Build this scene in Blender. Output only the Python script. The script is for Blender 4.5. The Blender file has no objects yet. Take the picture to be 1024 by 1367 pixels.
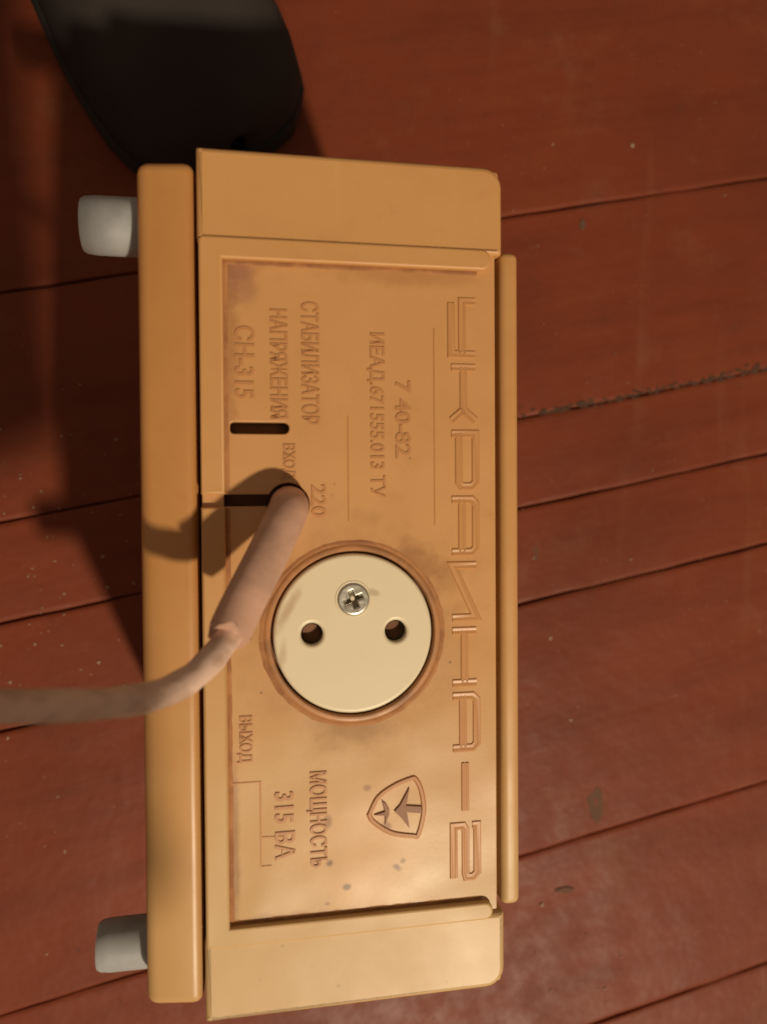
import bpy, bmesh, math, random
from mathutils import Vector, Matrix
random.seed(7)
MM = 0.001
scn = bpy.context.scene
col = scn.collection

# ------------------------------------------------------------------ camera
cam_d = bpy.data.cameras.new('camera')
cam = bpy.data.objects.new('camera', cam_d); col.objects.link(cam)
TILT = math.radians(10.5)
cam.location = (0, 0, 0.341)
cam.rotation_euler = (0, -TILT, 0)
cam_d.sensor_fit = 'VERTICAL'; cam_d.sensor_height = 24
cam_d.lens = 24 * 1050 / 1367
cam_d.clip_start = 0.005; cam_d.clip_end = 50
cam_d.dof.use_dof = True; cam_d.dof.focus_distance = 0.215; cam_d.dof.aperture_fstop = 8.0
scn.camera = cam
# ------------------------------------------------------------------ light
w = bpy.data.worlds.new('World'); scn.world = w; w.use_nodes = True
w.node_tree.nodes['Background'].inputs[0].default_value = (1.0, 0.74, 0.52, 1)
w.node_tree.nodes['Background'].inputs[1].default_value = 0.21
ld = bpy.data.lights.new('ceiling_bulb', 'POINT')
ld.energy = 238; ld.color = (1.0, 0.84, 0.62); ld.shadow_soft_size = 0.055
lamp = bpy.data.objects.new('ceiling_bulb', ld); col.objects.link(lamp)
lamp.location = (0.60, -1.50, 2.0)
scn.view_settings.view_transform = 'Standard'; scn.view_settings.look = 'None'
scn.view_settings.exposure = 0; scn.view_settings.gamma = 1
scn.render.engine = 'CYCLES'

# ------------------------------------------------------------------ helpers
def tag(o, label=None, cat=None, group=None, kind=None):
    if label: o['label'] = label
    if cat: o['category'] = cat
    if group: o['group'] = group
    if kind: o['kind'] = kind
    return o

def link(name, me, m=None, parent=None, smooth=30):
    o = bpy.data.objects.new(name, me); col.objects.link(o)
    if m:
        me.materials.clear(); me.materials.append(m)
    if smooth:
        me.shade_smooth(); me.set_sharp_from_angle(angle=math.radians(smooth))
    if parent: o.parent = parent
    return o

def bm_obj(name, bm, m, parent=None, smooth=30):
    me = bpy.data.meshes.new(name); bm.normal_update(); bm.to_mesh(me); bm.free()
    return link(name, me, m, parent, smooth)

def rbox(bm, x0, x1, y0, y1, z0, z1, r=0.6, seg=2):
    """bevelled box, in millimetres"""
    t = bmesh.new(); bmesh.ops.create_cube(t, size=1)
    for v in t.verts:
        v.co = Vector(((x0 + x1) / 2 + v.co.x * (x1 - x0), (y0 + y1) / 2 + v.co.y * (y1 - y0), (z0 + z1) / 2 + v.co.z * (z1 - z0)))
    if r: bmesh.ops.bevel(t, geom=t.edges[:], offset=r, segments=seg, profile=0.5, affect='EDGES')
    me = bpy.data.meshes.new('tmp'); t.to_mesh(me); t.free()
    n0 = len(bm.verts); bm.from_mesh(me); bpy.data.meshes.remove(me)
    bm.verts.ensure_lookup_table()
    for v in bm.verts[n0:]: v.co *= MM
    return bm

def eval_mesh(o):
    dg = bpy.context.evaluated_depsgraph_get(); dg.update()
    me = bpy.data.meshes.new_from_object(o.evaluated_get(dg), depsgraph=dg)
    d = o.data; bpy.data.objects.remove(o)
    return me

def plate(name, loops, ztop, thick, bev, m, parent, seg=2, smooth=30):
    """flat sheet with real holes: first loop outline, others holes (mm)"""
    c = bpy.data.curves.new('tmp', 'CURVE'); c.dimensions = '2D'; c.fill_mode = 'BOTH'
    c.extrude = (thick / 2 - bev) * MM; c.bevel_depth = bev * MM; c.bevel_resolution = seg; c.offset = -bev * MM
    for lp in loops:
        s = c.splines.new('POLY'); s.points.add(len(lp) - 1); s.use_cyclic_u = True
        for p, q in zip(s.points, lp): p.co = (q[0] * MM, q[1] * MM, 0, 1)
    o = bpy.data.objects.new('tmp', c); col.objects.link(o)
    me = eval_mesh(o); me.name = name
    me.transform(Matrix.Translation((0, 0, (ztop - thick / 2) * MM)))
    return link(name, me, m, parent, smooth)

def circle(cx, cy, r, n=64, a0=0, a1=2 * math.pi):
    full = abs(a1 - a0 - 2 * math.pi) < 1e-6
    return [(cx + r * math.cos(a0 + (a1 - a0) * i / (n if full else n - 1)), cy + r * math.sin(a0 + (a1 - a0) * i / (n if full else n - 1))) for i in range(n)]

def rrect(x0, x1, y0, y1, r, n=7):
    P = []
    rs = r if isinstance(r, (tuple, list)) else (r,) * 4      # corners: x1y1, x0y1, x0y0, x1y0
    for (cx, cy, sx, sy, a), rr in zip(((x1, y1, -1, -1, 0), (x0, y1, 1, -1, 90), (x0, y0, 1, 1, 180), (x1, y0, -1, 1, 270)), rs):
        if rr < 0.01: P.append((cx, cy)); continue
        for i in range(n):
            t = math.radians(a + 90 * i / (n - 1))
            P.append((cx + sx * rr + rr * math.cos(t), cy + sy * rr + rr * math.sin(t)))
    return P

def sweep2d(bm, pts, profile, z, closed=False):
    """sweep a cross-section (offset, height) along a flat polyline with mitred corners (mm)"""
    n = len(pts); P = [Vector(p) for p in pts]; rings = []
    for i in range(n):
        a = P[i - 1] if (i > 0 or closed) else None
        b = P[(i + 1) % n] if (i < n - 1 or closed) else None
        d1 = (P[i] - a).normalized() if a is not None else None
        d2 = (b - P[i]).normalized() if b is not None else None
        if d1 is None: d1 = d2
        if d2 is None: d2 = d1
        n1 = Vector((-d1.y, d1.x)); n2 = Vector((-d2.y, d2.x)); nn = (n1 + n2)
        if nn.length < 1e-4: nn = n1
        nn.normalize(); k = 1 / max(0.45, nn.dot(n1))
        rings.append([bm.verts.new((MM * (P[i].x + nn.x * o * k), MM * (P[i].y + nn.y * o * k), MM * (z + h))) for o, h in profile])
    for i in range(n if closed else n - 1):
        A, B = rings[i], rings[(i + 1) % n]
        for j in range(len(profile) - 1):
            bm.faces.new((A[j], B[j], B[j + 1], A[j + 1]))
    if not closed:
        bm.faces.new(rings[0]); bm.faces.new(rings[-1][::-1])
    return bm

def catmull(pts, sub=8):
    P = [Vector(p) for p in pts]; P = [2 * P[0] - P[1]] + P + [2 * P[-1] - P[-2]]; out = []
    for i in range(1, len(P) - 2):
        for k in range(sub):
            t = k / sub; a, b, c, d = P[i - 1:i + 3]
            out.append(0.5 * ((2 * b) + (c - a) * t + (2 * a - 5 * b + 4 * c - d) * t * t + (3 * b - a - 3 * c + d) * t ** 3))
    out.append(P[-2]); return out

def tube(bm, pts, radii, n=20, cap=True, wob=0.0):
    rings = []; up = Vector((0, 0, 1)); prev = None
    for i, p in enumerate(pts):
        d = (pts[min(i + 1, len(pts) - 1)] - pts[max(i - 1, 0)]).normalized()
        if prev is None: s = d.cross(up).normalized() if abs(d.z) < .98 else Vector((1, 0, 0))
        else: s = (prev - d * prev.dot(d)).normalized()
        prev = s; t = d.cross(s)
        r = radii[i] if isinstance(radii, list) else radii
        rings.append([bm.verts.new((p + (s * math.cos(2 * math.pi * k / n) + t * math.sin(2 * math.pi * k / n)) * r * (1 + random.uniform(-wob, wob))) * MM) for k in range(n)])
    for a, b in zip(rings, rings[1:]):
        for k in range(n): bm.faces.new((a[k], a[(k + 1) % n], b[(k + 1) % n], b[k]))
    if cap: bm.faces.new(rings[0][::-1]); bm.faces.new(rings[-1])
    return rings

def lathe(bm, prof, cx, cy, n=48, axis='z', cz=0):
    """revolve (radius, height) points in mm"""
    rings = []
    for r, h in prof:
        if r < 1e-6:
            co = (cx, cy, cz + h) if axis == 'z' else (cx + h, cy, cz)
            rings.append([bm.verts.new(Vector(co) * MM)]); continue
        ring = []
        for k in range(n):
            c, s = math.cos(2 * math.pi * k / n), math.sin(2 * math.pi * k / n)
            co = (cx + r * c, cy + r * s, cz + h) if axis == 'z' else (cx + h, cy + r * c, cz + r * s)
            ring.append(bm.verts.new(Vector(co) * MM))
        rings.append(ring)
    for a, b in zip(rings, rings[1:]):
        for k in range(n):
            if len(a) == 1: bm.faces.new((a[0], b[k], b[(k + 1) % n]))
            elif len(b) == 1: bm.faces.new((a[k], a[(k + 1) % n], b[0]))
            else: bm.faces.new((a[k], a[(k + 1) % n], b[(k + 1) % n], b[k]))
    bmesh.ops.recalc_face_normals(bm, faces=bm.faces[:])

# ------------------------------------------------------------------ materials
class NT:
    def __init__(s, name):
        s.m = bpy.data.materials.new(name); s.m.use_nodes = True; s.t = s.m.node_tree
        s.b = s.t.nodes['Principled BSDF']; s.tc = s.t.nodes.new('ShaderNodeTexCoord')
    def n(s, typ, **kw):
        x = s.t.nodes.new('ShaderNode' + typ)
        for k, v in kw.items(): setattr(x, k, v)
        return x
    def l(s, a, b): s.t.links.new(a, b)
    def noise(s, scale, detail=4, rough=.55, vec=None, dist=0):
        x = s.n('TexNoise'); x.inputs['Scale'].default_value = scale; x.inputs['Detail'].default_value = detail
        x.inputs['Roughness'].default_value = rough; x.inputs['Distortion'].default_value = dist
        s.l(vec or s.tc.outputs['Object'], x.inputs['Vector']); return x.outputs['Fac']
    def map(s, scale=(1, 1, 1), rot=(0, 0, 0), loc=(0, 0, 0), src=None):
        x = s.n('Mapping'); x.inputs['Scale'].default_value = scale; x.inputs['Rotation'].default_value = rot; x.inputs['Location'].default_value = loc
        s.l(src or s.tc.outputs['Object'], x.inputs['Vector']); return x.outputs['Vector']
    def rng(s, v, a, b, c=0., d=1.):
        x = s.n('MapRange'); x.interpolation_type = 'SMOOTHSTEP'
        for i, q in zip(('From Min', 'From Max', 'To Min', 'To Max'), (a, b, c, d)): x.inputs[i].default_value = q
        s.l(v, x.inputs['Value']); return x.outputs['Result']
    def math(s, op, a, b):
        x = s.n('Math', operation=op)
        for i, q in enumerate((a, b)):
            if isinstance(q, (int, float)): x.inputs[i].default_value = q
            else: s.l(q, x.inputs[i])
        return x.outputs[0]
    def mix(s, fac, a, b):
        x = s.n('Mix', data_type='RGBA')
        if isinstance(fac, (int, float)): x.inputs[0].default_value = fac
        else: s.l(fac, x.inputs[0])
        for i, q in ((6, a), (7, b)):
            if isinstance(q, tuple): x.inputs[i].default_value = (*q, 1)
            else: s.l(q, x.inputs[i])
        return x.outputs[2]
    def spot(s, x, y, r, soft=.6, sy=1.0, rot=0.0, warp=None):
        """1 inside a blotch at object-space (x, y) mm"""
        v = s.map((1, 1, 0), loc=(-x * MM, -y * MM, 0))
        if rot: v = s.map(rot=(0, 0, rot), src=v)
        v = s.map((1, 1 / sy, 0), src=v)
        L = s.n('VectorMath', operation='LENGTH'); s.l(v, L.inputs[0])
        d = L.outputs['Value']
        if warp is not None: d = s.math('ADD', d, s.math('MULTIPLY', s.math('SUBTRACT', warp, .5), r * MM * 1.6))
        return s.rng(d, r * MM * (1 - soft), r * MM * (1 + soft), 1, 0)
    def bump(s, h, strength, dist, prev=None):
        x = s.n('Bump'); x.inputs['Strength'].default_value = strength; x.inputs['Distance'].default_value = dist
        s.l(h, x.inputs['Height'])
        if prev is not None: s.l(prev, x.inputs['Normal'])
        return x.outputs['Normal']
    def out(s, color=None, rough=None, normal=None, **kw):
        for k, v in (('Base Color', color), ('Roughness', rough), ('Normal', normal)):
            if v is None: continue
            if isinstance(v, (int, float)): s.b.inputs[k].default_value = v
            elif isinstance(v, tuple): s.b.inputs[k].default_value = (*v, 1)
            else: s.l(v, s.b.inputs[k])
        for k, v in kw.items(): s.b.inputs[k.replace('_', ' ')].default_value = v
        return s.m

def plastic(name, base, dirt, rough=.34, stains_sheen=(), specks=.5, wav=1.0, spec=.5, sheen_fade=0.):
    t = NT(name)
    n1 = t.noise(28, 5); n2 = t.noise(160, 5, .65); n3 = t.noise(900, 3)
    c = t.mix(t.rng(n1, .3, .75, 0, .42), base, dirt)
    c = t.mix(t.rng(n2, .5, .8, 0, .35), c, dirt)
    warp = t.noise(220, 4)
    if sheen_fade:      # uneven yellowing plus painted lamp sheen, paler towards the lower end
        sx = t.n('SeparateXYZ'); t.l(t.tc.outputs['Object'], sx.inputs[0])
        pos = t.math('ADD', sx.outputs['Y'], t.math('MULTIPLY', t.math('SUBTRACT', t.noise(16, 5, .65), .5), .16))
        c = t.mix(t.math('MULTIPLY', t.rng(pos, -.100, .015, 1, 0), sheen_fade), c, (.55, .385, .175))
    # fine rub marks
    sc_ = t.noise(90, 3, .6, t.map((1, .06, 1), rot=(0, 0, .5)))
    c = t.mix(t.rng(sc_, .66, .74, 0, .16), c, (.68, .45, .24))
    for (x, y, r, sy, rot, k, cc) in stains_sheen:
        c = t.mix(t.math('MULTIPLY', t.spot(x, y, r, .6, sy, rot, warp), k), c, cc)
    if specks:
        v = t.n('TexVoronoi'); v.inputs['Scale'].default_value = 190; t.l(t.tc.outputs['Object'], v.inputs['Vector'])
        pr = t.noise(60, 2)
        sp = t.math('MULTIPLY', t.rng(t.math('ADD', v.outputs['Distance'], t.math('MULTIPLY', t.math('SUBTRACT', n3, .5), .14)), .05, .10, 1, 0), t.rng(pr, .58, .66))
        c = t.mix(t.math('MULTIPLY', sp, specks), c, (.12, .07, .03))
    nb = t.bump(t.noise(26, 2), .28 * wav, .004); nb = t.bump(n3, .05, .0002, nb); nb = t.bump(n2, .05, .0004, nb)
    r = t.rng(n1, .3, .75, rough - .03, rough + .08)
    return t.out(c, r, nb, Specular_IOR_Level=spec)

ORANGE = (.545, .285, .10); DIRT = (.44, .205, .07)
M_shell = plastic('orange_plastic', ORANGE, (.45, .205, .068), .45, specks=.3, sheen_fade=.68)
M_base = plastic('orange_base_plastic', (.50, .235, .072), (.42, .18, .05), .42, specks=.0, sheen_fade=.5)
BR = (.22, .085, .03); PU = (.28, .12, .075); SHEEN = (.62, .36, .16)
M_plate = plastic('label_plastic', (.565, .295, .115), DIRT, .37, specks=.75, sheen_fade=.62, wav=1.5, spec=.45, stains_sheen=[
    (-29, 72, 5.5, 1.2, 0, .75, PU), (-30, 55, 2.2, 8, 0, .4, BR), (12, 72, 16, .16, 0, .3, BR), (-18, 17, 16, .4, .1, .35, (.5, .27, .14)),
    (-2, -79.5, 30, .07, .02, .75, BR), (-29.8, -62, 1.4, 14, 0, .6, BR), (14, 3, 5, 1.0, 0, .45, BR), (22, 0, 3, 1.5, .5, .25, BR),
    (-2, -34, 8, .6, .3, .4, BR), (-3, -62, 13, .9, 0, .45, SHEEN), (2, -72, 9, 1.6, .2, .45, SHEEN),  # the pale blotches paint the lamp's highlight onto the plate
    (-8, -56, 1.0, 1.4, 0, .7, BR), (-7.5, -66, .8, 1, 0, .8, (.12, .06, .03)), (-3.5, -72, .9, .8, 0, .8, (.12, .06, .03)), (6, -58.5, 1.0, 1.1, 0, .7, BR),
    (-1.4, -12.2, 21, 1, 0, .3, BR), (8.5, -68.5, 1.1, .6, .6, .8, (.14, .07, .03)), (10, -67, .6, 1, 0, .7, BR), (-8.2, -75.5, .6, .7, 0, .7, BR), (1.5, -49, .8, .8, 0, .6, BR)])
M_letter = plastic('grimy_raised_plastic', (.47, .215, .075), (.37, .155, .052), .45, specks=0, wav=.3)
M_figure = plastic('grimed_emblem_plastic', (.26, .10, .036), (.20, .075, .03), .5, specks=0, wav=.3)
M_letter2 = plastic('worn_raised_plastic', (.51, .245, .088), (.41, .18, .06), .42, specks=0, wav=.3)
M_socket = plastic('cream_bakelite', (.70, .60, .42), (.64, .54, .36), .38, specks=.0, wav=.3, stains_sheen=[
    (3.5, -2.8, 1.2, .6, .4, .6, (.35, .27, .16)), (7.5, -36, 2.0, .6, .5, .35, (.35, .27, .16)), (3, -38, 1.6, .8, .2, .35, (.35, .27, .16)),
    (-16.6, -6, 1.2, 4, .5, .55, (.35, .2, .1)), (-18, -16, .8, 3.5, .1, .4, (.35, .2, .1))])
def simple(name, c, rough, metal=0., var=.25, scale=120, bump=.1, bd=.0005, spec=.5):
    t = NT(name); n = t.noise(scale, 5)
    return t.out(t.mix(t.rng(n, .3, .75), c, tuple(x * (1 - var) for x in c)), t.rng(n, .3, .7, rough - .05, rough + .1), t.bump(n, bump, bd), Metallic=metal, Specular_IOR_Level=spec)
M_dark = simple('dark_interior', (.05, .018, .01), .7)
M_well = simple('shade_brown_well', (.20, .08, .032), .7, var=.5)  # brown stands in for the shade in the socket gap and slots
M_ring = simple('brown_collar_plastic', (.48, .215, .08), .40, var=.45)
M_steel = simple('worn_steel', (.62, .58, .50), .30, 1.0, .35, 400, .2)
M_brass = simple('tarnished_contact', (.30, .26, .18), .45, .8, .4, 400, .2)
M_foot = simple('white_foot_plastic', (.36, .365, .365), .5, 0, .2, 150, .1)
M_foot.node_tree.nodes['Principled BSDF'].inputs['Subsurface Weight'].default_value = .5
M_foot.node_tree.nodes['Principled BSDF'].inputs['Subsurface Radius'].default_value = (1, 1, 1)
M_foot.node_tree.nodes['Principled BSDF'].inputs['Subsurface Scale'].default_value = .004
M_sleeve = simple('brown_rubber_sleeve', (.59, .35, .25), .50, 0, .35, 90, .3, .001)
t = NT('dusty_grey_cable')
n = t.noise(70, 5, .6, t.map((1, 3, 3)))
M_cable = t.out(t.mix(t.rng(n, .38, .68), (.68, .48, .38), (.46, .30, .215)), .6, t.bump(t.noise(260, 4), .3, .0006))
t = NT('black_shoe_fabric')
n = t.noise(14, 4); n2 = t.noise(1400, 3)
sp = t.n('TexVoronoi'); sp.inputs['Scale'].default_value = 160; t.l(t.tc.outputs['Object'], sp.inputs['Vector'])
lint = t.math('MULTIPLY', t.rng(sp.outputs['Distance'], .03, .07, 1, 0), t.rng(t.noise(45, 2), .55, .65))
c = t.mix(t.rng(n, .35, .7), (.030, .024, .022), (.044, .036, .032))
M_shoe = t.out(t.mix(t.math('MULTIPLY', lint, .7), c, (.12, .10, .08)), .8, t.bump(n2, .4, .0004), Specular_IOR_Level=.12)
M_sole = simple('black_rubber_sole', (.012, .010, .009), .7, 0, .3, 200, .3)
M_phone = simple('black_phone_glass', (.012, .012, .014), .2)
M_lens = simple('phone_lens_glass', (.004, .004, .006), .08)
M_skin = simple('skin', (.42, .21, .13), .5, 0, .15, 300, .2)
M_cloth = simple('dark_sleeve_cloth', (.02, .018, .022), .85, 0, .3, 700, .4)

def floor_material():
    t = NT('red_brown_floor_paint')
    geo = t.n('NewGeometry'); P = geo.outputs['Position']
    # brush strokes and grain run with the boards
    al = t.map((1, 1, 1), rot=(0, 0, -ANG), src=P)
    g = t.noise(60, 6, .6, t.map((.12, 1, 1), src=al)); g2 = t.noise(420, 5, .6, t.map((.08, 1, 1), src=al))
    n1 = t.noise(9, 5, .6, P); n2 = t.noise(70, 6, .65, P); n3 = t.noise(480, 3, .5, P)
    c = t.mix(t.rng(n1, .3, .72), (.185, .039, .0150), (.145, .031, .0125))
    c = t.mix(t.rng(g, .42, .72, 0, .42), c, (.105, .023, .010))
    c = t.mix(t.rng(n2, .55, .8, 0, .5), c, (.10, .030, .016))
    # worn, dusty patches
    c = t.mix(t.rng(t.noise(22, 6, .7, P), .52, .80, 0, .5), c, (.21, .085, .045))
    # scuffs across the paint
    sc_ = t.noise(30, 4, .6, t.map((1, .10, 1), rot=(0, 0, .9), src=P))
    c = t.mix(t.rng(sc_, .60, .78, 0, .28), c, (.24, .11, .06))
    c = t.mix(t.rng(t.noise(130, 4, .7, P), .66, .72, 0, .5), c, (.07, .022, .011))
    # dust specks
    for sc, lo, hi, gate in ((330, .05, .11, .54), (150, .035, .075, .56)):
        v = t.n('TexVoronoi'); v.inputs['Scale'].default_value = sc; t.l(P, v.inputs['Vector'])
        k = t.math('MULTIPLY', t.rng(v.outputs['Distance'], lo, hi, 1, 0), t.rng(t.noise(26, 3, .6, P), gate, gate + .10))
        c = t.mix(t.math('MULTIPLY', k, .55), c, (.40, .24, .15))
    nb = t.bump(n1, .3, .01); nb = t.bump(g, .18, .0012, nb); nb = t.bump(n2, .10, .0008, nb); nb = t.bump(g2, .10, .0005, nb); nb = t.bump(n3, .10, .0003, nb)
    return t.out(c, t.rng(n2, .3, .75, .44, .62), nb, Specular_IOR_Level=.2)

# ------------------------------------------------------------------ floor
ANG = math.atan(.212)
M_floor = floor_material()
M_gap = simple('gap_dirt', (.07, .018, .009), .9, 0, .4, 300, .5)
bm = bmesh.new()
rbox(bm, -1300, 1300, -1300, 1300, -30, -2.2, 0)
floor = tag(bm_obj('floor', bm, M_gap, smooth=0), 'red-brown painted plank floor under the box', None, None, 'structure')
joints = [-1000, -905, -800, -700, -610, -520, -432, -340, -246, -157.4, -42.5, 1.2, 42.1, 135.2, 262, 345, 425, 520, 612, 705, 800, 900]
ca, sa = math.cos(ANG), math.sin(ANG)
def joint_xy(s, off):
    """point at distance s along a joint that passes (125, off)"""
    return Vector((125 + s * ca, off + s * sa))
for j0, j1 in zip(joints, joints[1:]):
    bm = bmesh.new()
    gap = .26; wd = (j1 - j0) * ca
    near = -500 < j0 < 500
    L = 1000; N = 160 if near else 2
    dz = random.uniform(-.5, .35); cup = random.uniform(.0, .3)
    # cross-section of one board: rounded, paint-filled edges, slightly cupped
    e0 = .5 if j0 == 1.2 or j0 == -42.5 else 1.1
    cs = [(gap, -12), (gap, -1.5), (gap + .15, -.4), (gap + .55, -.06), (gap + 2.5, 0), (wd * .5, cup), (wd - gap - 2.5, 0), (wd - gap - .55, -.06), (wd - gap - .15, -.4), (wd - gap, -1.5), (wd - gap, -12)]
    ph = [random.uniform(0, 6.28) for _ in range(4)]
    prev = None
    for i in range(N + 1):
        s = -L + 2 * L * i / N
        def wob(k): return .22 * math.sin(s * .055 + ph[k]) + .16 * math.sin(s * .173 + ph[k + 1]) + random.uniform(-.08, .08)
        w0, w1 = wob(0), wob(2)
        ring = []
        for q, (o, h) in enumerate(cs):
            oo = o + (w0 if q < 4 else w1 if q > 6 else 0)
            ring.append(bm.verts.new(Vector((s, oo, h + dz)) * MM))
        if prev:
            for a in range(len(cs) - 1): bm.faces.new((prev[a], ring[a], ring[a + 1], prev[a + 1]))
        prev = ring
    bmesh.ops.recalc_face_normals(bm, faces=bm.faces[:])
    o = bm_obj('plank', bm, M_floor, floor, 50)
    o.location = (125 * MM, j0 * MM, 0); o.rotation_euler = (0, 0, ANG)
# make sure the boards face up
for o in floor.children:
    me = o.data
    up = sum(p.normal.z * p.area for p in me.polygons)
    if up < 0: me.flip_normals()

# grime packed in the open joint to the right of the box
bm = bmesh.new()
for i in range(220):
    s = random.triangular(-10, 260, 60) if i % 3 else random.uniform(-10, 260)
    p = joint_xy(s, 42.1); r = random.uniform(.3, .85) * (1.4 if 10 < s < 45 or s > 95 else .9)
    o = random.gauss(.8, 1.1)
    m = Matrix.Translation(((p.x - sa * o) * MM, (p.y + ca * o) * MM, random.uniform(-.55, .0) * MM)) @ Matrix.Rotation(ANG + random.gauss(0, .3), 4, 'Z') @ Matrix.Diagonal((r * 2.6, r, .2, 1))
    bmesh.ops.create_icosphere(bm, subdivisions=1, radius=MM, matrix=m)
t = NT('joint_grime'); n = t.noise(260, 4)
M_grime = t.out(t.mix(n, (.055, .022, .011), (.085, .038, .020)), .95)
tag(bm_obj('grime', bm, M_grime), 'grey-brown grime packed along an open floor joint right of the box', 'grime', None, 'stuff')
# crumbs and lint lying about
bm = bmesh.new()
def crumb(x, y, r, fl=.5):
    m = Matrix.Translation((x * MM, y * MM, .25 * r * MM)) @ Matrix.Rotation(random.uniform(0, 6), 4, 'Z') @ Matrix.Diagonal((r * random.uniform(.7, 1.6), r * random.uniform(.5, 1), r * fl, 1))
    g = bmesh.ops.create_icosphere(bm, subdivisions=1, radius=MM, matrix=m)
    for v in g['verts']: v.co += Vector([random.uniform(-.2, .2) * r * MM for _ in range(3)])
for i in range(150):
    crumb(random.gauss(-75, 30), random.gauss(-45, 55), random.choice((.22, .28, .35, .45, .6)))
for i in range(150):
    crumb(random.uniform(70, 300), random.uniform(-280, 280), random.choice((.22, .28, .36, .5)))
for (x, y, r) in ((142.3, 168.7, .7), (181.5, 171.5, 1.3), (133, -21, .6), (141, -58, .7), (151, -96, .6), (137, -180, .7), (159, -196, .5), (-56.5, -62, .8), (-70, -42, .6)): crumb(x, y, r)
t = NT('pale_crumbs'); M_crumb = t.out(t.mix(t.noise(300, 2), (.42, .30, .20), (.20, .12, .08)), .9)
tag(bm_obj('crumbs', bm, M_crumb), 'pale dust and crumbs scattered over the painted boards', 'crumbs', None, 'stuff')
# chipped paint on the boards: shallow torn flakes
def chip(cx, cy, pts, m, parent, h=.35):
    bm = bmesh.new(); c = bm.verts.new(Vector((cx, cy, h * .2)) * MM)
    lo = [bm.verts.new(Vector((cx + x * 1.18, cy + y * 1.18, -.25)) * MM) for x, y in pts]
    hi = [bm.verts.new(Vector((cx + x, cy + y, h * random.uniform(.3, 1.1))) * MM) for x, y in pts]
    n = len(pts)
    for i in range(n):
        bm.faces.new((lo[i], lo[(i + 1) % n], hi[(i + 1) % n], hi[i])); bm.faces.new((hi[i], hi[(i + 1) % n], c))
    bmesh.ops.recalc_face_normals(bm, faces=bm.faces[:])
    return bm_obj('paint_flake', bm, m, parent, 0)
t = NT('bare_grey_wood'); M_chip = t.out(t.mix(t.noise(300, 4), (.095, .045, .026), (.13, .055, .030)), .85)
for cx, cy, sx, sy, k in ((163.5, -135.5, 4.2, 8.5, 1.0), (178.5, 171.3, 3.2, 1.6, .8), (148, -174, 4, 1.5, .6), (134, -19, 1.2, 3.4, .7), (157, 133, 1.6, 2.4, .5)):
    chip(cx, cy, [(sx * math.cos(a * .7) * random.uniform(.65, 1.1), sy * math.sin(a * .7) * random.uniform(.65, 1.1)) for a in range(9)], M_chip, floor, .45 * k)

# ------------------------------------------------------------------ voltage stabiliser
root = bpy.data.objects.new('voltage_stabilizer', None); col.objects.link(root)
root.empty_display_size = .05
OX, OY = 28., -16.
root.location = (OX * MM, (OY + 2.8) * MM, .0008)
root.rotation_euler = (math.radians(1.1), 0, math.radians(.6))
tag(root, 'yellowed orange plastic voltage stabilizer with round cream socket, lying on its back on the planks', 'voltage stabilizer')

# base shell (the strip with the feet) with a gently sloping face
bm = bmesh.new(); rbox(bm, -49.6, -36.6, -97.0, 95.6, 2, 157, 2.6, 4)
for v in bm.verts:
    x = v.co.x / MM
    if v.co.z > .15: v.co.z -= max(0, (-38 - x)) * .16 * MM
bm_obj('base_shell', bm, M_base, root)
# cover walls and raised end panels
bm = bmesh.new()
rbox(bm, -36, 34.6, 94.6, 97.6, 4, 158, 1.0)
rbox(bm, -36, 34.6, -99.2, -94.8, 4, 158, 1.0)
rbox(bm, -35.9, -33.4, -96, 96, 4, 155.5, .4)
rbox(bm, 31.4, 33.4, -96, 96, 4, 155.5, .4)
rbox(bm, -36, 33, -96, 96, 4, 8, .4)
bm_obj('cover', bm, M_shell, root)
def end_panel(y0, y1, outer):
    r = (4.6, .5, .5, .7) if outer > 0 else (.7, .5, .5, 4.6)
    return plate('end_panel', [rrect(-36.2, 34.9, y0, y1, r)], 159.3, 7, 1.3, M_shell, root, 3)
end_panel(77.2, 97.9, 1)
end_panel(-99.6, -81.2, -1)
# label plate with real slots and holes
SX, SY = -1.4, -12.2                      # socket centre, local
slot1 = rrect(-29.4, -16.0, 34.3, 37.0, (1.3, .9, .9, 1.3), 5)
# cable slot and round cable hole as one opening
hx, hy, hr = -16.4, 18.2, 4.9
slot2 = [(-30.9, 17.8)]
a0 = math.asin((17.8 - hy) / hr)
st = math.pi + math.asin((hy - 17.8) / hr)
en = math.pi - math.asin((20.5 - hy) / hr)
slot2 += [(hx + hr * math.cos(st + (en + 2 * math.pi - st) * i / 30), hy + hr * math.sin(st + (en + 2 * math.pi - st) * i / 30)) for i in range(31)]
slot2 += [(-30.9, 20.5)]
plate('label_plate', [rrect(-35.7, 33.4, -81.4, 77.4, .4), slot1, slot2, circle(SX, SY, 19.5, 72)], 158, 2.6, .25, M_plate, root)
bm = bmesh.new(); rbox(bm, -33, -10, 10, 40, 151.5, 154.0, .3); bm_obj('slot_backing', bm, M_well, root)  # backing added so the slots show shaded brown instead of black
# raised U-shaped frame, notched where the cable slot runs through it
def frame_piece(pts):
    return plate('frame_band', [pts], 159.7, 2.4, .6, M_shell, root, 3)
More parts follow.
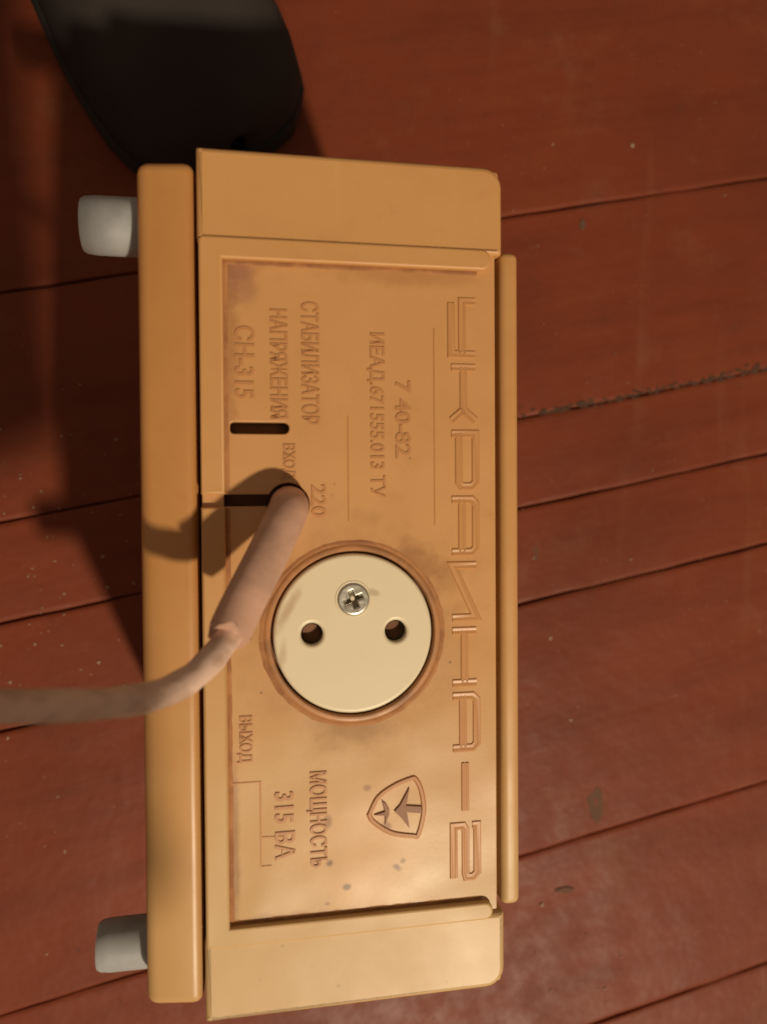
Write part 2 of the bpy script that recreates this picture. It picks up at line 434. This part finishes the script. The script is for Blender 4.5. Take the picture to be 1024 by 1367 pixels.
# the frame stands 1 mm proud of the plate
yo1, yi1, yi0, yo0 = 78.3, 73.4, -78.3, -82.6
xo, xi, xr = -35.9, -30.6, 31.9
def arc(cx, cy, r, a, b, n=7): return [(cx + r * math.cos(math.radians(a + (b - a) * i / (n - 1))), cy + r * math.sin(math.radians(a + (b - a) * i / (n - 1)))) for i in range(n)]
up = [(xi, 20.6), (xi, yi1)] + arc(xr - 2.2, yi1 + 2.2, 2.2, -90, 0) + arc(xr - 2.2, yo1 - 2.2, 2.2, 0, 90) + arc(xo + 1.2, yo1 - 1.2, 1.2, 90, 180) + [(xo, 20.6)]
lo = [(xo, 17.7)] + arc(xo + 1.4, yo0 + 1.4, 1.4, 180, 270) + arc(xr - 2.1, yo0 + 2.1, 2.1, -90, 0) + arc(xr - 2.1, yi0 - 2.1, 2.1, 0, 90) + [(xi, yi0), (xi, 17.7)]
frame_piece(up); frame_piece(lo)
# side rail
bm = bmesh.new(); rbox(bm, 34.5, 39.2, -80.3, 78.4, 60, 158.6, 1.7, 4)
bm_obj('side_rail', bm, M_shell, root)
# brown fillets along the inner edge of the frame, grime around the socket collar
t = NT('brown_fillet'); n = t.noise(130, 5, .7)
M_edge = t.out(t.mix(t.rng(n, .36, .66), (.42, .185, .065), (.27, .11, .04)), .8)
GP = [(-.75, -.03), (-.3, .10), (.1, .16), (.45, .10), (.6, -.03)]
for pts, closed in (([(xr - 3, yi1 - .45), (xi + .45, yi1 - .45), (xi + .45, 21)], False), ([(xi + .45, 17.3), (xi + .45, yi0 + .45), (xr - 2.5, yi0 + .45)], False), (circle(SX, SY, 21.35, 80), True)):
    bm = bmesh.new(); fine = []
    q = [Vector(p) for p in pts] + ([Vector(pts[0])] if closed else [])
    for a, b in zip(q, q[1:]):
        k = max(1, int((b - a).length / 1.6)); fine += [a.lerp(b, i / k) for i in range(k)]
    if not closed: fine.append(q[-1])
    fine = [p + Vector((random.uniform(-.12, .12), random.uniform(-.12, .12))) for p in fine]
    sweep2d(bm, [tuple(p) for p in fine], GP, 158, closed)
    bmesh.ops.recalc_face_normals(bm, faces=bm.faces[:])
    bm_obj('brown_fillet', bm, M_edge, root, 60)
# thin moulded lines
PR = [(-.22, -.05), (-.12, .16), (.12, .16), (.22, -.05)]
for pts in ([(18.3, 59.5), (18.3, 13)], [(-2.4, 38.5), (-2.4, 14)], [(-30, -45.6), (-23.4, -45.6), (-23.4, -65.3), (-21, -65.3)], [(-23, -58.5), (-18, -58.8)]):
    bm = sweep2d(bmesh.new(), pts, PR, 158)
    bm_obj('moulded_line', bm, M_letter2, root)

# ---- raised title, made of wide double-edged strokes (reads down the picture)
TPROF = [(-1.05, -.05), (-.75, .30), (-.38, .30), (-.12, .18), (.12, .18), (.38, .30), (.75, .30), (1.05, -.05)]
W, H = 12.6, 5.9
GL = {
 'У': [[(0, H), (0, H * .45), (W, H * .45)], [(W, H), (W, 0), (.5, 0)]],
 'К': [[(0, 0), (0, H)], [(0, H * .5), (W * .8, H * .5), (W, H)], [(W * .8, H * .5), (W, 0)]],
 'Р': [[(0, 0), (0, H), (W - 1, H), (W, H - 1), (W, H * .42), (W - 1, H * .3), (0, H * .3)]],
 'А': [[(0, 0), (0, H - 1), (1, H), (W - 1, H), (W, H - 1), (W, 0)], [(0, H * .42), (W, H * .42)]],
 'И': [[(0, H), (0, 0), (W, H), (W, 0)]],
 'Н': [[(0, 0), (0, H)], [(W, 0), (W, H)], [(0, H * .5), (W, H * .5)]],
 '-': [[(.5, H * .5), (W - .5, H * .5)]],
 '2': [[(0, H - 1.2), (0, H), (W - 1, H), (W, H - 1), (W, H * .55), (W - 1, H * .5), (1, H * .5), (0, H * .4), (0, 0), (W, 0)]],
}
for i, ch in enumerate('УКРАИНА-2'):
    bm = bmesh.new()
    y0 = 66.2 - i * 15.75; x0 = 22.5
    for st_ in GL[ch]:
        sweep2d(bm, [(x0 + py, y0 - px) for px, py in st_], TPROF, 158)
    bmesh.ops.recalc_face_normals(bm, faces=bm.faces[:])
    bm_obj('title_letter', bm, M_letter2, root, 25)

# ---- small moulded lettering
def lettering(s, x0, x1, ytop, ybot, m, ext=.32, off=.0002):
    c = bpy.data.curves.new('tmp', 'FONT'); c.body = s; c.size = .01; c.extrude = ext * MM; c.offset = off; c.resolution_u = 3
    o = bpy.data.objects.new('tmp', c); col.objects.link(o)
    me = eval_mesh(o); me.name = 'lettering'
    xs = [v.co.x for v in me.vertices]; ys = [v.co.y for v in me.vertices]
    ax, bx_, ay, by_ = min(xs), max(xs), min(ys), max(ys)
    for v in me.vertices:
        px = (v.co.x - ax) / (bx_ - ax); py = (v.co.y - ay) / (by_ - ay)
        v.co = Vector(((x0 + (x1 - x0) * py) * MM, (ytop + (ybot - ytop) * px) * MM, 158 * MM + v.co.z))
    return link('lettering', me, m, root, 30)
def L(s, X0, Y0, X1, Y1, m=None, ext=.32):
    """world-plane extents as measured on the box face"""
    return lettering(s, X0 - OX, X1 - OX, Y0 - OY, Y1 - OY, m or M_letter, ext * .7)
L('СТАБИЛИЗАТОР', 14.9, 48.6, 19.1, 20.5)
L('НАПРЯЖЕНИЯ', 7.8, 46.7, 11.8, 21.8)
L('СН-315', -.2, 42.6, 4.4, 26.2)
L('ИЕАД.671555.013 ТУ', 30.2, 42.0, 34.4, 3.5)
L('7 40-82', 36.8, 31.0, 40.6, 13.2)
L('ВХОД', 10.0, 16.0, 13.4, 8.0)
L('220', 16.9, 6.6, 20.4, -.9)
L('МОЩНОСТЬ', 15.2, -60.2, 20.0, -82.6, None, .4)
L('315 ВА', 7.8, -64.4, 12.5, -80.2, None, .4)
L('ВЫХОД', -.6, -46.2, 3.0, -57.0)

# ---- moulded maker's emblem
def Z(zx, zy):
    u = 480 + zx / 9.31; v = 1020 + zy / 9.31
    return (29.6 + (u - 488) * .1805 - OX, -71.0 - (v - 1080) * .1795 - OY)
bm = bmesh.new()
sh = [(85, 570), (200, 360), (400, 230), (600, 160), (670, 165), (740, 300), (775, 500), (765, 660), (700, 880), (640, 885), (400, 835), (250, 755), (125, 650)]
sh = catmull([(*Z(*p), 0) for p in sh + sh[:1]], 4)[:-1]
sweep2d(bm, [(p.x, p.y) for p in sh], [(-.75, -.05), (-.45, .42), (.2, .42), (.6, -.05)], 158, True)
em = bm_obj('emblem', bm, M_letter, root)
for pts in ([(400, 550), (470, 480), (590, 270), (570, 400), (550, 490), (740, 515), (745, 605), (560, 575), (590, 780), (480, 630)],
            [(150, 578), (280, 545), (245, 400), (300, 450), (340, 520), (335, 590), (285, 710), (285, 600)]):
    plate('emblem_figure', [[Z(*p) for p in pts]], 158.45, .9, .12, M_figure, em)

# ---- socket
bm = bmesh.new()
lathe(bm, [(19.35, -4), (19.35, .05), (19.6, .38), (20.2, .45), (20.7, .3), (21.1, -.1)], SX, SY, 96, cz=158)
collar = bm_obj('socket_collar', bm, M_ring, root, 40)
bm = bmesh.new(); lathe(bm, [(19.4, -1), (18.0, -1.05), (0, -1.05)], SX, SY, 64, cz=155.6)
bm_obj('socket_well', bm, M_well, collar)
hole1, hole2 = (-11.2, -12.0), (8.6, -12.0); sc = (-1.5, -4.1)
face = plate('socket', [circle(SX, SY, 18.75, 96), circle(*hole1, 2.55, 32), circle(*hole2, 2.55, 32), circle(*sc, 3.3, 40)], 158.2, 3.0, .8, M_socket, root, 4)
for cx, cy in (hole1, hole2):
    bm = bmesh.new(); lathe(bm, [(2.15, -1.4), (2.15, -9), (0, -9)], cx, cy, 28, cz=158)
    bm_obj('contact_tube', bm, M_brass, face)
# countersink ring and cross-head screw
bm = bmesh.new(); lathe(bm, [(4.35, .03), (4.15, .16), (3.8, .10), (3.5, -1.2), (0, -1.4)], *sc, 40, cz=158.2)
bm_obj('screw_seat', bm, M_socket, face)
def cross(cx, cy, a, b, rot):
    P = [(a, b), (b, b), (b, a), (-b, a), (-b, b), (-a, b), (-a, -b), (-b, -b), (-b, -a), (b, -a), (b, -b), (a, -b)]
    c, s = math.cos(rot), math.sin(rot)
    return [(cx + x * c - y * s, cy + x * s + y * c) for x, y in P]
screw = plate('screw', [circle(*sc, 3.75, 48), cross(*sc, 2.1, .48, .35)], 158.75, 1.0, .42, M_steel, face, 4)
bm = bmesh.new(); lathe(bm, [(3.3, 0), (1.6, -.15), (.5, -1.2), (0, -1.3)], *sc, 32, cz=158.0)
bm_obj('screw_recess', bm, M_brass, screw)

# ---- feet
for ly, rr, x0 in ((85.4, 6.9, -63.6), (-89.6, 6.1, -62.4)):
    bm = bmesh.new()
    lathe(bm, [(0, .8), (2.0, .8), (2.2, .5), (rr - 1.5, .3), (rr - .8, .0), (rr - .3, .9), (rr - .05, 3.0), (rr, 9), (rr, -48.6 - x0), (0, -48.4 - x0)], x0, ly, 40, 'x', 140)
    bm_obj('foot', bm, M_foot, root, 40)

# ---- power cord: stiff sleeve out of the round hole, cable rising to the left
def LV(x, y, z): return Vector((x - OX, y - OY, z))
sl = catmull([LV(12.2, 2.5, 146), LV(11.9, 2.1, 156), LV(10.9, .2, 164), LV(5.9, -9.2, 171), LV(.6, -18.8, 176), LV(-1.8, -23.6, 179)], 8)
bm = bmesh.new()
rings = tube(bm, sl, 4.45, 28)
# torn end of the sleeve
for k, v in enumerate(rings[-1]):
    d = (sl[-1] - sl[-2]).normalized()
    v.co += d * MM * (1.1 * math.sin(k * .9) + random.uniform(-.5, .7))
cordpts = catmull([LV(12.2, 2.5, 146), LV(11.9, 2.1, 157), LV(10.9, .2, 164), LV(5.9, -9.2, 171), LV(.6, -18.8, 176), LV(-2.0, -24, 179), LV(-6, -28.4, 184), LV(-10.6, -31.0, 189),
                   LV(-16.4, -31.7, 195), LV(-25.6, -30.2, 204), LV(-35.2, -27.2, 214), LV(-46, -24.5, 224), LV(-70, -24, 236), LV(-110, -20, 240), LV(-165, -16, 215), LV(-215, -12, 150), LV(-245, -8, 75), LV(-275, -4, 22), LV(-315, 0, 4.5), LV(-420, 14, 3.6), LV(-620, 60, 3.6)], 8)
bmc = bmesh.new(); tube(bmc, cordpts, [2.75 + .10 * math.sin(i * .7) for i in range(len(cordpts))], 22)
cord = bm_obj('power_cord', bmc, M_cable, root, 60)
bm_obj('cord_sleeve', bm, M_sleeve, cord, 60)
# the box leans a hair; keep the far cable end on the boards

# ------------------------------------------------------------------ shoe
def shoe_ring(s, grow=0.):
    """half widths (left, right) of the outline at s mm from the toe tip"""
    K = [(0, 0, 0), (1, 15, 15), (3, 24, 24), (7, 32, 31.5), (14, 38, 37), (25, 42, 40.5), (45, 44, 41.5), (65, 44, 39.5), (95, 41, 35), (130, 37, 31), (190, 33, 30), (230, 33, 33), (255, 30, 30), (272, 20, 20), (279, 8, 8), (281, 0, 0)]
    for a, b in zip(K, K[1:]):
        if a[0] <= s <= b[0]:
            t = (s - a[0]) / (b[0] - a[0]); return a[1] + (b[1] - a[1]) * t + grow, a[2] + (b[2] - a[2]) * t + grow
def top_h(s):
    K = [(0, 26), (3, 34), (8, 40), (16, 44), (40, 51), (70, 56), (110, 70), (150, 88), (185, 98), (230, 98), (270, 92), (281, 88)]
    for a, b in zip(K, K[1:]):
        if a[0] <= s <= b[0]: return a[1] + (b[1] - a[1]) * (s - a[0]) / (b[0] - a[0])
SS = [.3, 1, 2, 4, 6, 10, 14, 20, 28, 38, 50, 62, 75, 92, 110, 130, 150, 170, 190, 210, 230, 245, 255, 264, 272, 276, 279, 280.7]
TOE = 47
def make_shoe(loc, rot, mir, label):
    shoe = bpy.data.objects.new('shoe', None); col.objects.link(shoe)
    shoe.location = loc; shoe.rotation_euler = (0, 0, math.radians(rot))
    tag(shoe, label, 'shoe')
    bm = bmesh.new(); rings = []
    for s in SS:
        l, r = shoe_ring(s); h = top_h(s); ring = []
        for k in range(25):
            a = math.pi * k / 24; c, sn = math.cos(a), math.sin(a)
            x = (r if c > 0 else l) * math.copysign(abs(c) ** .72, c)
            ring.append(bm.verts.new(Vector((mir * x, s - TOE, 9 + (h - 9) * sn ** .8)) * MM))
        rings.append(ring)
    op = lambda i, k: 150 < SS[i] < 262 and 7 <= k <= 16       # ankle opening
    for i in range(len(SS) - 1):
        for k in range(24):
            if op(i, k) and op(i + 1, k): continue
            bm.faces.new((rings[i][k], rings[i + 1][k], rings[i + 1][k + 1], rings[i][k + 1]))
    bmesh.ops.recalc_face_normals(bm, faces=bm.faces[:])
    upper = bm_obj('upper', bm, M_shoe, shoe, 80)
    md = upper.modifiers.new('thick', 'SOLIDIFY'); md.thickness = .003; md.offset = -1
    bm = bmesh.new(); rings = []
    for s in SS:
        l, r = shoe_ring(s, 2.0)
        rings.append([bm.verts.new(Vector((mir * x, s - TOE + (-2 if s < 5 else 2 if s > 276 else 0), z)) * MM) for x, z in ((r - 1.5, 0.6), (r, 2.5), (r, 9), (r - 1.5, 11.5), (-l + 1.5, 11.5), (-l, 9), (-l, 2.5), (-l + 1.5, 0.6))])
    for a, b in zip(rings, rings[1:]):
        for k in range(8): bm.faces.new((a[k], b[k], b[(k + 1) % 8], a[(k + 1) % 8]))
    bm.faces.new(rings[0]); bm.faces.new(rings[-1][::-1])
    bmesh.ops.recalc_face_normals(bm, faces=bm.faces[:])
    bm_obj('sole', bm, M_sole, shoe, 40)

make_shoe((-.0225, .188, 0), 29, 1, 'black fabric shoe whose round toe shows just behind the top edge of the box')

# ------------------------------------------------------------------ phone and the hand that holds it: their shadow lies at upper left
phone = bpy.data.objects.new('smartphone', None); col.objects.link(phone)
phone.location = (.007, -.165, .357); phone.rotation_euler = (0, -TILT * .5, math.radians(5))
tag(phone, 'black smartphone held above the box, seen only by its shadow at upper left', 'phone')
bm = bmesh.new(); rbox(bm, -38, 38, -82, 82, 0, 8.4, 3, 3); bm_obj('phone_body', bm, M_phone, phone)
bm = bmesh.new(); lathe(bm, [(0, -.9), (4.6, -.9), (5.2, -.3), (5.2, .5)], 24, 68, 32, cz=0); bm_obj('camera_lens', bm, M_lens, phone)
def skin_mesh(name, verts, edges, m, parent=None, label=None):
    me = bpy.data.meshes.new(name); me.from_pydata([Vector(v[:3]) * MM for v in verts], edges, [])
    o = bpy.data.objects.new('tmp', me); col.objects.link(o)
    md = o.modifiers.new('s', 'SKIN')
    for sv, v in zip(me.skin_vertices[0].data, verts): sv.radius = (v[3] * MM, v[3] * MM * (v[4] if len(v) > 4 else 1))
    me.skin_vertices[0].data[0].use_root = True
    o.modifiers.new('d', 'SUBSURF').levels = 2
    return link(name, eval_mesh(o), m, parent, 180)
# wrist, palm and five fingers closing round the lower half of the phone
V = [(1, -325, 452, 22), (-3, -299, 414, 23), (-3, -265, 384, 26), (-1, -233, 374, 24)]
E_ = [(0, 1), (1, 2), (2, 3)]
def finger(base, pts):
    b = base
    for p in pts:
        V.append(p); E_.append((b, len(V) - 1)); b = len(V) - 1
finger(3, [(-25, -215, 374, 10), (-41, -211, 366, 9), (-43, -209, 352, 8.5), (-27, -207, 349, 7.5)])
finger(3, [(-25, -193, 374, 10), (-41, -187, 366, 9), (-43, -185, 352, 8.5), (-25, -183, 349, 7.5)])
finger(2, [(-29, -237, 376, 10), (-41, -235, 367, 9), (-43, -233, 352, 8.5), (-27, -231, 349, 7.5)])
finger(2, [(-29, -259, 378, 9), (-41, -257, 368, 8), (-41, -255, 354, 7.5), (-27, -253, 350, 7)])
finger(2, [(25, -259, 378, 11), (40, -243, 366, 9.5), (46, -229, 354, 8.5)])
hand = skin_mesh('person', V, E_, M_skin)
tag(hand, 'hand and sleeved forearm holding the phone, seen only by the shadow at upper left', 'person')
sl2 = catmull([Vector((0, -302, 419)), Vector((20, -356, 490)), Vector((50, -414, 580)), Vector((84, -494, 700))], 6)
bm = bmesh.new(); tube(bm, sl2, [30 + 14 * i / (len(sl2) - 1) + 1.2 * math.sin(i * 1.3) for i in range(len(sl2))], 24, True)
bm_obj('sleeve', bm, M_cloth, hand, 60)
